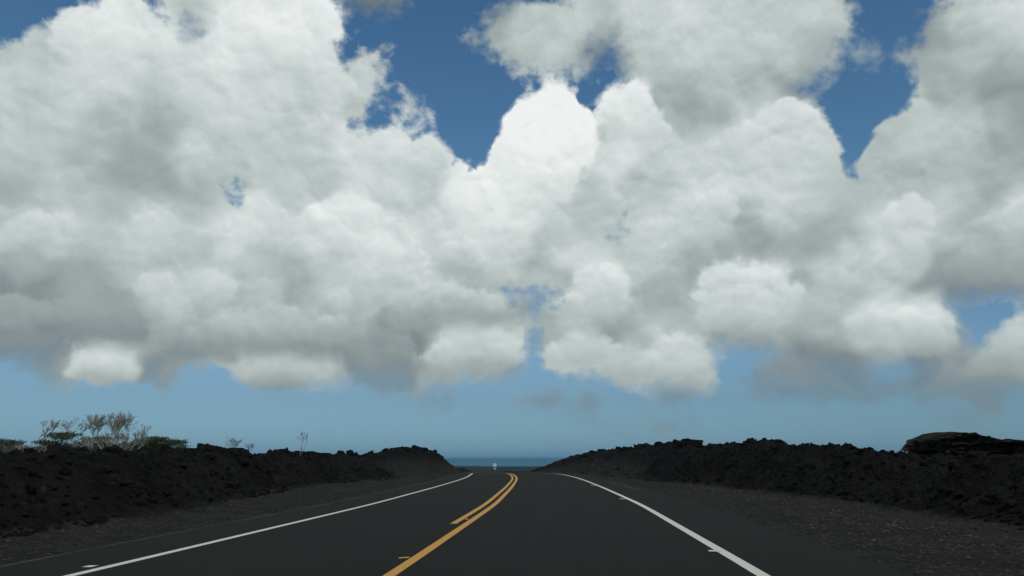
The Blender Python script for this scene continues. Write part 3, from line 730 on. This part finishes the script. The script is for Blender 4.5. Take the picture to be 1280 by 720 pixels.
# nearer heaps of cloud: outline, brightness of top and of base, how far down (0-1) they stay distinct
HEAPS = [
 ([(640,505),(665,495),(698,492),(706,501),(684,509),(655,510)],134,120,1.4),
 ([(720,504),(730,494),(747,495),(747,506),(730,510)],128,120,1.4),
 ([(708,522),(728,514),(744,516),(738,524)],124,118,1.4),
 ([(524,506),(545,497),(564,500),(554,509)],128,120,1.4),
 ([(815,496),(840,486),(862,487),(882,490),(864,501),(835,503)],132,118,1.4),
 ([(1210,505),(1230,497),(1258,502),(1242,510)],126,120,1.4),
 ([(195,478),(203,466),(216,463),(225,471),(220,483),(204,486)],150,125,1.3),
 ([(940,462),(965,452),(1000,458),(1040,472),(1080,488),(1150,486),(1200,484),(1240,486),(1200,498),(1080,501),(1010,494),(975,490),(945,482)],136,120,1.3),
 ([(740,540),(770,531),(800,532),(830,528),(885,533),(860,543),(800,541)],133,128,1.4),
 ([(1150,532),(1190,521),(1250,526),(1275,532),(1230,539)],124,118,1.4),
 ([(80,462),(83,448),(95,440),(110,436),(120,434),(130,440),(145,446),(160,448),(172,455),(176,465),(165,474),(140,479),(115,479),(95,474),(83,470)],226,160,1.2),
 ([(286,462),(292,456),(305,452),(325,450),(345,448),(365,450),(385,449),(405,450),(420,455),(431,463),(428,472),(415,478),(390,480),(360,484),(335,486),(312,481),(295,474)],200,138,1.2),
 ([(525,445),(533,432),(545,425),(552,413),(565,412),(580,410),(600,412),(615,409),(635,411),(650,414),(659,425),(660,440),(650,450),(640,460),(600,465),(560,467),(535,462)],212,158,1.1),
 ([(674,440),(680,430),(700,424),(720,422),(738,426),(755,424),(775,428),(790,440),(790,455),(770,466),(730,467),(700,465),(682,456)],200,172,1.1),
 ([(768,470),(775,455),(800,440),(815,424),(832,418),(850,417),(862,424),(878,433),(890,445),(897,460),(894,475),(870,484),(830,486),(795,483),(775,478)],210,165,1.2),
 ([(865,362),(875,350),(895,338),(920,332),(955,334),(985,345),(1000,365),(1040,380),(1075,382),(1100,372),(1150,368),(1180,378),(1200,398),(1200,425),(1170,443),(1110,446),(1060,440),(1000,432),(940,430),(905,420),(885,400),(870,380)],203,140,1.1),
 ([(1222,270),(1240,262),(1265,255),(1300,248),(1360,250),(1350,290),(1265,292),(1240,285)],210,170,1.0),
 ([(1160,472),(1190,457),(1220,442),(1240,430),(1255,412),(1265,398),(1285,390),(1330,385),(1400,390),(1400,480),(1260,487),(1210,495),(1165,490)],208,122,1.2),
 ([(700,385),(708,360),(725,345),(745,335),(765,335),(785,350),(790,370),(780,395),(740,405),(705,400)],218,172,1.0),
 ([(165,362),(175,350),(200,345),(230,350),(260,342),(285,340),(300,352),(295,368),(270,378),(235,384),(200,382),(180,375)],209,180,1.0),
 ([(370,280),(385,258),(410,248),(440,245),(470,250),(490,270),(500,300),(495,325),(460,330),(420,315),(390,300)],224,195,.9),
 ([(565,250),(572,216),(590,209),(606,209),(614,200),(617,184),(636,170),(632,148),(640,132),(668,114),(690,107),(712,112),(720,132),(745,142),(752,170),(742,200),(720,230),(700,260),(660,300),(610,310),(575,285)],241,203,.9),
 ([(752,150),(756,122),(775,112),(795,103),(815,125),(828,150),(840,175),(838,205),(795,215),(765,200)],228,188,.9),
 ([(905,180),(920,160),(945,140),(975,126),(1005,128),(1025,145),(1040,165),(1050,190),(1045,220),(1000,232),(950,225),(915,205)],212,190,.9),
 ([(498,372),(520,355),(550,350),(570,358),(577,372),(540,384),(510,384)],200,182,1.0),
 ([(430,200),(436,178),(450,170),(486,168),(492,150),(505,162),(520,173),(545,172),(560,190),(566,215),(530,232),(470,220)],220,190,.9),
 ([(66,66),(68,28),(95,5),(110,4),(118,14),(150,-6),(190,14),(210,40),(222,90),(160,105),(100,90)],224,200,.9),
 ([(255,50),(280,12),(340,-5),(400,0),(420,15),(431,38),(412,50),(420,70),(410,110),(350,118),(300,100),(270,80)],228,200,.9),
 ([(-30,300),(0,282),(30,268),(70,266),(100,282),(112,300),(80,318),(10,320)],208,175,.9),
 ([(150,300),(165,280),(185,258),(205,258),(218,280),(240,292),(250,305),(205,318),(170,314)],209,182,.9),
 ([(1060,365),(1085,340),(1108,320),(1103,272),(1120,250),(1150,246),(1168,262),(1165,310),(1145,350),(1100,378),(1065,382)],208,176,1.0),
 ([(440,385),(452,330),(470,312),(500,300),(530,310),(545,330),(520,350),(500,380),(460,395)],216,178,.9),
 ([(840,300),(845,255),(870,235),(905,240),(925,262),(920,290),(880,305)],214,178,.9),
 ([(1055,400),(1075,385),(1110,372),(1150,367),(1180,378),(1202,400),(1197,425),(1170,444),(1110,447),(1070,436)],222,160,1.2),
 ([(866,362),(878,346),(900,334),(930,330),(965,334),(990,350),(1000,380),(990,410),(960,430),(910,424),(880,400),(866,380)],218,165,1.2),
 ([(-100,372),(0,365),(60,372),(110,385),(150,396),(190,412),(184,424),(130,423),(90,426),(66,440),(40,448),(0,448),(-100,448)],164,120,1.3),
 ([(225,420),(250,400),(290,388),(330,384),(380,386),(420,395),(450,410),(446,430),(400,438),(330,440),(280,445),(235,446)],192,130,1.2),
 ([(475,388),(495,372),(530,362),(580,362),(630,370),(645,390),(620,397),(560,400),(500,406)],200,140,1.2),
 ([(425,450),(440,425),(480,412),(512,420),(518,440),(514,468),(512,486),(500,493),(465,490),(440,472)],152,118,1.3),
 ([(1120,335),(1180,292),(1240,300),(1300,308),(1400,305),(1400,362),(1280,363),(1200,370),(1140,374)],182,126,1.3),
 ([(315,340),(310,300),(300,275),(318,255),(345,252),(362,270),(372,300),(350,320)],216,176,.9),
]
AZ0, AZ1, EL0, EL1 = -46.0, 38.0, -1.6, 38.4
NR, NC = 50, 125                     # rows and columns of the chart
def to_px(az, el):
    a = np.radians(az); e = np.radians(el)
    X = np.sin(a) * np.cos(e); Y = np.cos(a) * np.cos(e); Z = np.sin(e)
    right = X * math.cos(YAW) + Y * math.sin(YAW); fwd = -X * math.sin(YAW) + Y * math.cos(YAW)
    f2 = fwd * math.cos(PITCH) + Z * math.sin(PITCH); up = -fwd * math.sin(PITCH) + Z * math.cos(PITCH)
    f2 = np.maximum(f2, .15)
    return 640 + F * right / f2, 360 - F * up / f2
azs = np.linspace(AZ0, AZ1, NC); els = np.linspace(EL0, EL1, NR)
AA, EE = np.meshgrid(azs, els); PX, PY = to_px(AA, EE)
def sdf(px, py, polys=None):
    best = np.full(px.shape, 1e9); par = np.zeros(px.shape, int)
    for poly in (polys or BLUE):
        for (x0, y0), (x1, y1) in zip(poly, poly[1:] + poly[:1]):
            ex, ey = x1 - x0, y1 - y0; L = ex * ex + ey * ey + 1e-9
            tt = np.clip(((px - x0) * ex + (py - y0) * ey) / L, 0, 1)
            best = np.minimum(best, np.hypot(px - x0 - tt * ex, py - y0 - tt * ey))
            if y0 != y1:
                c_ = (y0 > py) != (y1 > py)
                par += (c_ & (px < ex * (py - y0) / (y1 - y0 + 1e-12) + x0)).astype(int)
    return np.where(par % 2 == 1, -best, best)         # + in cloud, - in blue (pixels)
def scattered(txt, px, py, p=3.4, eps=7.0):
    A = np.array([[float(q) for q in s.split()] for s in txt.replace('\n', '').split(',') if s.strip()])
    num = np.zeros(px.shape); den = np.zeros(px.shape)
    for x_, y_, v_ in A:
        w = 1 / ((px - x_) ** 2 + (py - y_) ** 2 + eps ** 2) ** (p / 2)
        num += w * v_; den += w
    return num / den
SD = np.clip(sdf(PX, PY) / 17.4, -2.5, 2.5)            # degrees
TN = scattered(TONE, PX, PY, 5.0, 10.0) / 255.0
TN = .81 + (TN - .81) * np.where(TN < .81, 1.07, 1.15)
S2 = np.full(PX.shape, -1e9); T2 = np.zeros(PX.shape); Q2 = np.zeros(PX.shape)
hgt_ = lambda h: (max(p_[0] for p_ in h[0]) - min(p_[0] for p_ in h[0])) * (max(p_[1] for p_ in h[0]) - min(p_[1] for p_ in h[0]))
for poly, top_t, bot_t, deep in sorted(HEAPS, key=hgt_, reverse=True):     # small ones lie in front
    d_ = -sdf(PX, PY, [poly]); ya = min(p_[1] for p_ in poly); yb = max(p_[1] for p_ in poly)
    q_ = np.clip((PY - ya) / (yb - ya), 0, 1); up_ = (d_ > S2) | (d_ > -2)
    S2 = np.maximum(d_, S2); T2 = np.where(up_, (top_t + (bot_t - top_t) * q_ ** 1.4) / 255, T2)
    Q2 = np.where(up_, np.clip((deep - q_) / .45, 0, 1), Q2)
S2 = np.clip(S2 / 17.4, -2.5, 2.5); T2 = .81 + (T2 - .81) * np.where(T2 < .81, 1.04, 1.25)
SF = scattered(SOFT, PX, PY, 4.0, 5.0)

world = bpy.data.worlds.new('World'); S.world = world; world.use_nodes = True
nt = world.node_tree; nt.nodes.clear(); t = NT(nt)
SUN_EL, SUN_AZ = 52.0, 150.0     # degrees; azimuth clockwise from +Y: behind the camera's right shoulder
sky = t.new('ShaderNodeTexSky', sky_type='NISHITA'); sky.sun_disc = False
sky.sun_elevation = R(SUN_EL); sky.sun_rotation = R(SUN_AZ); sky.altitude = 30; sky.air_density = 1; sky.dust_density = .6; sky.ozone_density = 2
STR = .1
gen = t.new('ShaderNodeTexCoord').outputs['Generated']
sx = t.new('ShaderNodeSeparateXYZ'); t.put(sx.inputs[0], gen)
X_, Y_, Z_ = sx.outputs
az = t.math('MULTIPLY', t.math('ARCTAN2', X_, Y_), 180 / math.pi)
el = t.math('MULTIPLY', t.math('ARCSINE', t.math('MAXIMUM', t.math('MINIMUM', Z_, 1.0), -1.0)), 180 / math.pi)
cmb = t.new('ShaderNodeCombineXYZ'); t.put(cmb.inputs[0], az); t.put(cmb.inputs[1], el)
P0 = cmb.outputs[0]
# domain warp of the lookup so that outlines billow
w1 = t.vmath('SUBTRACT', t.noise(P0, .45, 2, .5, color=True), (.5, .5, .5))
wamp = t.maprange(el, 0, 14, .35, 1.0, 'LINEAR')
Pw = t.vmath('ADD', P0, t.vmath('SCALE', w1, scale=t.math('MULTIPLY', wamp, 1.5)))
sw = t.new('ShaderNodeSeparateXYZ'); t.put(sw.inputs[0], Pw)
u = t.math('DIVIDE', t.math('SUBTRACT', sw.outputs[0], AZ0), AZ1 - AZ0, clamp=True)
v = t.math('MULTIPLY', t.math('DIVIDE', t.math('SUBTRACT', sw.outputs[1], EL0), EL1 - EL0, clamp=True), NR - 1.0)
acc = None
enc_sd = lambda q: q / 5.0 + .5
def set_curve(c_, xs, ys_):
    """piecewise linear curve through the given points"""
    p = c_.points
    while len(p) > 2: p.remove(p[1])
    p[0].location = (xs[0], ys_[0]); p[1].location = (xs[-1], ys_[-1])
    for x_, y_ in zip(xs[1:-1], ys_[1:-1]): p.new(float(x_), float(y_))
    for q in p: q.handle_type = 'VECTOR'
def row_group(r_, tabs):
    g = bpy.data.node_groups.new('sky_row', 'ShaderNodeTree')
    g.interface.new_socket('u', in_out='INPUT', socket_type='NodeSocketVector')
    g.interface.new_socket('c', in_out='OUTPUT', socket_type='NodeSocketVector')
    q = NT(g); gi = q.new('NodeGroupInput').outputs[0]; go = q.new('NodeGroupOutput')
    cv = q.new('ShaderNodeRGBCurve'); xs = np.linspace(0, 1, NC)
    for k, tab in enumerate(tabs): set_curve(cv.mapping.curves[k], xs, np.clip(tab[r_], 0, 1))
    cv.mapping.update(); q.l.new(gi, cv.inputs[1]); q.l.new(cv.outputs[0], go.inputs[0])
    return g
rows = [row_group(r_, (enc_sd(SD), TN, SF)) for r_ in range(NR)]
rows2 = [row_group(r_, (enc_sd(S2), T2, Q2)) for r_ in range(NR)]
gw = bpy.data.node_groups.new('row_weight', 'ShaderNodeTree')
gw.interface.new_socket('x', in_out='INPUT', socket_type='NodeSocketFloat'); gw.interface.new_socket('w', in_out='OUTPUT', socket_type='NodeSocketFloat')
qg = NT(gw); gi = qg.new('NodeGroupInput').outputs[0]; go = qg.new('NodeGroupOutput'); fc = qg.new('ShaderNodeFloatCurve')
xs = np.linspace(0, 1, 65); tt = np.abs(xs - .5) * 4
set_curve(fc.mapping.curves[0], xs, (np.maximum(2 - tt, 0) ** 3 - 4 * np.maximum(1 - tt, 0) ** 3) / 6); fc.mapping.update()
qg.l.new(gi, fc.inputs[1]); qg.l.new(fc.outputs[0], go.inputs[0])
cu = t.new('ShaderNodeCombineXYZ')
for i_ in range(3): t.put(cu.inputs[i_], u)
def chained(vec, prev):
    # each row waits for the sum of the rows before it, which keeps few values alive at once
    if prev is None: return vec
    n = t.new('ShaderNodeVectorMath', operation='MULTIPLY_ADD'); t.put(n.inputs[0], prev); n.inputs[1].default_value = (1e-7, 1e-7, 1e-7); t.put(n.inputs[2], vec)
    return n.outputs[0]
acc2 = None
for r_ in range(NR):
    gn_ = t.new('ShaderNodeGroup'); gn_.node_tree = rows[r_]; t.put(gn_.inputs[0], chained(cu.outputs[0], acc)); cols = gn_.outputs[0]
    gx = t.new('ShaderNodeGroup'); gx.node_tree = gw; t.put(gx.inputs[0], t.math('MULTIPLY_ADD', v, .25, .5 - r_ * .25, clamp=True))
    term = t.vmath('SCALE', cols, scale=gx.outputs[0])
    acc = term if acc is None else t.vmath('ADD', acc, term)
    gn_ = t.new('ShaderNodeGroup'); gn_.node_tree = rows2[r_]; t.put(gn_.inputs[0], chained(cu.outputs[0], acc2))
    term = t.vmath('SCALE', gn_.outputs[0], scale=gx.outputs[0])
    acc2 = term if r_ == 0 else t.vmath('ADD', acc2, term)
sp = t.new('ShaderNodeSeparateXYZ'); t.put(sp.inputs[0], acc)
sd = t.math('MULTIPLY', t.math('SUBTRACT', sp.outputs[0], .5), 5.0); tone = sp.outputs[1]; soft = sp.outputs[2]
s2 = t.new('ShaderNodeSeparateXYZ'); t.put(s2.inputs[0], acc2)
sd2 = t.math('MULTIPLY', t.math('SUBTRACT', s2.outputs[0], .5), 5.0); tone_f = s2.outputs[1]; fade = s2.outputs[2]
# beyond the charted part of the sky: generic broken cumulus
gn = t.noise(gen, 2.6, 7, .55); gn2 = t.noise(gen, 5.0, 5, .55)
gsd = t.math('MULTIPLY', t.math('SUBTRACT', gn, .41), 14.0)
gto = t.maprange(gn2, .3, .7, .47, .66, 'LINEAR')
inm = t.math('MULTIPLY', t.math('MULTIPLY', t.maprange(az, AZ0, AZ0 + 5), t.maprange(az, AZ1, AZ1 - 5)), t.maprange(el, EL1, EL1 - 4))
low = t.maprange(el, 5.5, 9)                              # clear band above the horizon all round
gsd = t.math('SUBTRACT', t.math('MULTIPLY', gsd, low), t.math('MULTIPLY', t.math('SUBTRACT', 1.0, low), 2.0))
sd = t.mix(inm, gsd, sd, 'FLOAT'); tone = t.mix(inm, gto, tone, 'FLOAT'); soft = t.mix(inm, .35, soft, 'FLOAT')
# fine outline noise: round cauliflower heads where the edge is crisp, torn wisps where it is soft
Ps = t.vmath('MULTIPLY', P0, (1.0, 1.2, 1.0))
wv = t.vmath('SCALE', t.vmath('SUBTRACT', t.noise(Ps, .9, 3, .5, color=True), (.5, .5, .5)), scale=1.1)
def heads(vec, sc, det=2.1, rough=.47):
    n = t.new('ShaderNodeTexVoronoi', feature='F1', voronoi_dimensions='2D', normalize=True); t.put(n.inputs['Vector'], vec)
    t.put(n.inputs['Scale'], sc); t.put(n.inputs['Detail'], det); t.put(n.inputs['Roughness'], rough); t.put(n.inputs['Lacunarity'], 2.1)
    d2 = t.math('MULTIPLY', n.outputs['Distance'], n.outputs['Distance'])
    return t.math('SUBTRACT', 1.0, t.math('MULTIPLY', d2, 2.4))
Pv = t.vmath('ADD', Ps, wv)
hA = heads(Pv, .42); hB = heads(t.vmath('ADD', Pv, (.10, .42, 0)), .42)
e1 = t.math('SUBTRACT', t.noise(Ps, 1.0, 7, .54, dist=.15), .5)
eh = t.math('SUBTRACT', hA, .62)
lowk = t.maprange(el, 0, 10, .45, 1.0, 'LINEAR')
sj = t.maprange(soft, .1, .55)
dd = t.math('ADD', sd, t.math('MULTIPLY', t.mix(sj, t.math('MULTIPLY', eh, .85), t.math('MULTIPLY', e1, 2.2), 'FLOAT'), lowk))
dd = t.math('ADD', dd, t.math('MULTIPLY', e1, t.math('MULTIPLY', lowk, .6)))
half = t.mix(t.math('POWER', soft, 1.2), .12, 1.25, 'FLOAT')
alpha = t.maprange(dd, t.math('MULTIPLY', half, -1.0), half)
# nearer heaps in front of the mass
d2_ = t.math('ADD', sd2, t.math('MULTIPLY', t.math('ADD', t.math('MULTIPLY', eh, .9), t.math('MULTIPLY', e1, 1.0)), lowk))
a2 = t.math('MULTIPLY', t.math('MULTIPLY', t.maprange(d2_, -.30, .32), fade), inm)
alpha = t.math('MAXIMUM', alpha, t.math('MULTIPLY', a2, .92))
tone = t.mix(a2, tone, tone_f, 'FLOAT')
# relief: heads lit from above, smooth towards the bases
def bill(vec): return t.noise(vec, .28, 4, .48, dist=.3)
rel = t.math('SUBTRACT', bill(Ps), bill(t.vmath('ADD', Ps, (.25, .75, 0))))
relk = t.maprange(el, 0, 12, .10, .20, 'LINEAR')
tone2 = t.math('ADD', tone, t.math('MULTIPLY', rel, relk))
relh = t.math('SUBTRACT', hA, hB)
hk = t.math('MULTIPLY', t.maprange(tone, .52, .84, .25, 1.0), t.maprange(el, 0, 12, .06, .105, 'LINEAR'))
tone2 = t.math('ADD', tone2, t.math('MULTIPLY', relh, hk))
tone2 = t.math('MAXIMUM', t.math('MINIMUM', tone2, .95), .3)
cl = t.ramp(tone2, [(0, (0, 0, 0)), (.35, (.100, .125, .140)), (.45, (.158, .198, .212)), (.55, (.245, .288, .298)), (.65, (.350, .410, .410)), (.75, (.492, .558, .552)),
                    (.85, (.668, .724, .716)), (.92, (.810, .848, .840)), (1.0, (.93, .96, .955))])
cl = t.vmath('SCALE', cl, scale=1 / STR)
# clear air: Nishita, held to this day's tint
tint = t.ramp(t.math('DIVIDE', t.math('ADD', el, 2.0), 92.0, clamp=True), [((e_ + 2) / 92, c_) for e_, c_ in (
    (-2, (.235, .46, .88)), (0, (.235, .46, .88)), (1.5, (.290, .495, .77)), (4, (.362, .515, .665)), (7, (.495, .655, .765)), (12, (.52, .68, .76)), (20, (.56, .83, .88)),
    (26, (.51, .79, .88)), (32, (.47, .76, .88)), (90, (.5, .8, .9)))])
thin = t.math('MULTIPLY', t.maprange(el, 7.9, 5.0), t.maprange(tone2, .60, .46))
alpha = t.math('MULTIPLY', alpha, t.math('SUBTRACT', 1.0, t.math('MULTIPLY', thin, .42)))
alpha = t.math('MULTIPLY', alpha, t.maprange(el, 0, 3.5, .5, 1.0))
skyc = t.mix(1.0, sky.outputs[0], tint, blend='MULTIPLY')
t.put(t.new('ShaderNodeBackground').inputs[0], t.mix(alpha, skyc, cl))
bg = [n_ for n_ in nt.nodes if n_.type == 'BACKGROUND'][0]; bg.inputs[1].default_value = STR
wo = t.new('ShaderNodeOutputWorld'); t.l.new(bg.outputs[0], wo.inputs[0])

# ------------------------------------------------------------------ sun (veiled by the cloud overhead)
sl = bpy.data.lights.new('sun', 'SUN'); sl.energy = .95; sl.angle = R(12); sl.color = (1, .93, .83)
so = bpy.data.objects.new('sun', sl); COL.objects.link(so)
sdv = Vector((math.sin(R(SUN_AZ)) * math.cos(R(SUN_EL)), math.cos(R(SUN_AZ)) * math.cos(R(SUN_EL)), math.sin(R(SUN_EL))))
so.rotation_euler = sdv.to_track_quat('Z', 'Y').to_euler(); so.location = (0, 0, 10)

# ------------------------------------------------------------------ output
S.view_settings.view_transform = 'Standard'; S.view_settings.look = 'None'
S.view_settings.exposure = 0; S.view_settings.gamma = 1; S.view_settings.use_curve_mapping = False
S.cycles.use_denoising = True
S.cycles.max_bounces = 5; S.cycles.diffuse_bounces = 3; S.cycles.volume_bounces = 0
S.cycles.use_adaptive_sampling = True; S.cycles.adaptive_threshold = .02
S.render.resolution_x = 1024; S.render.resolution_y = 576
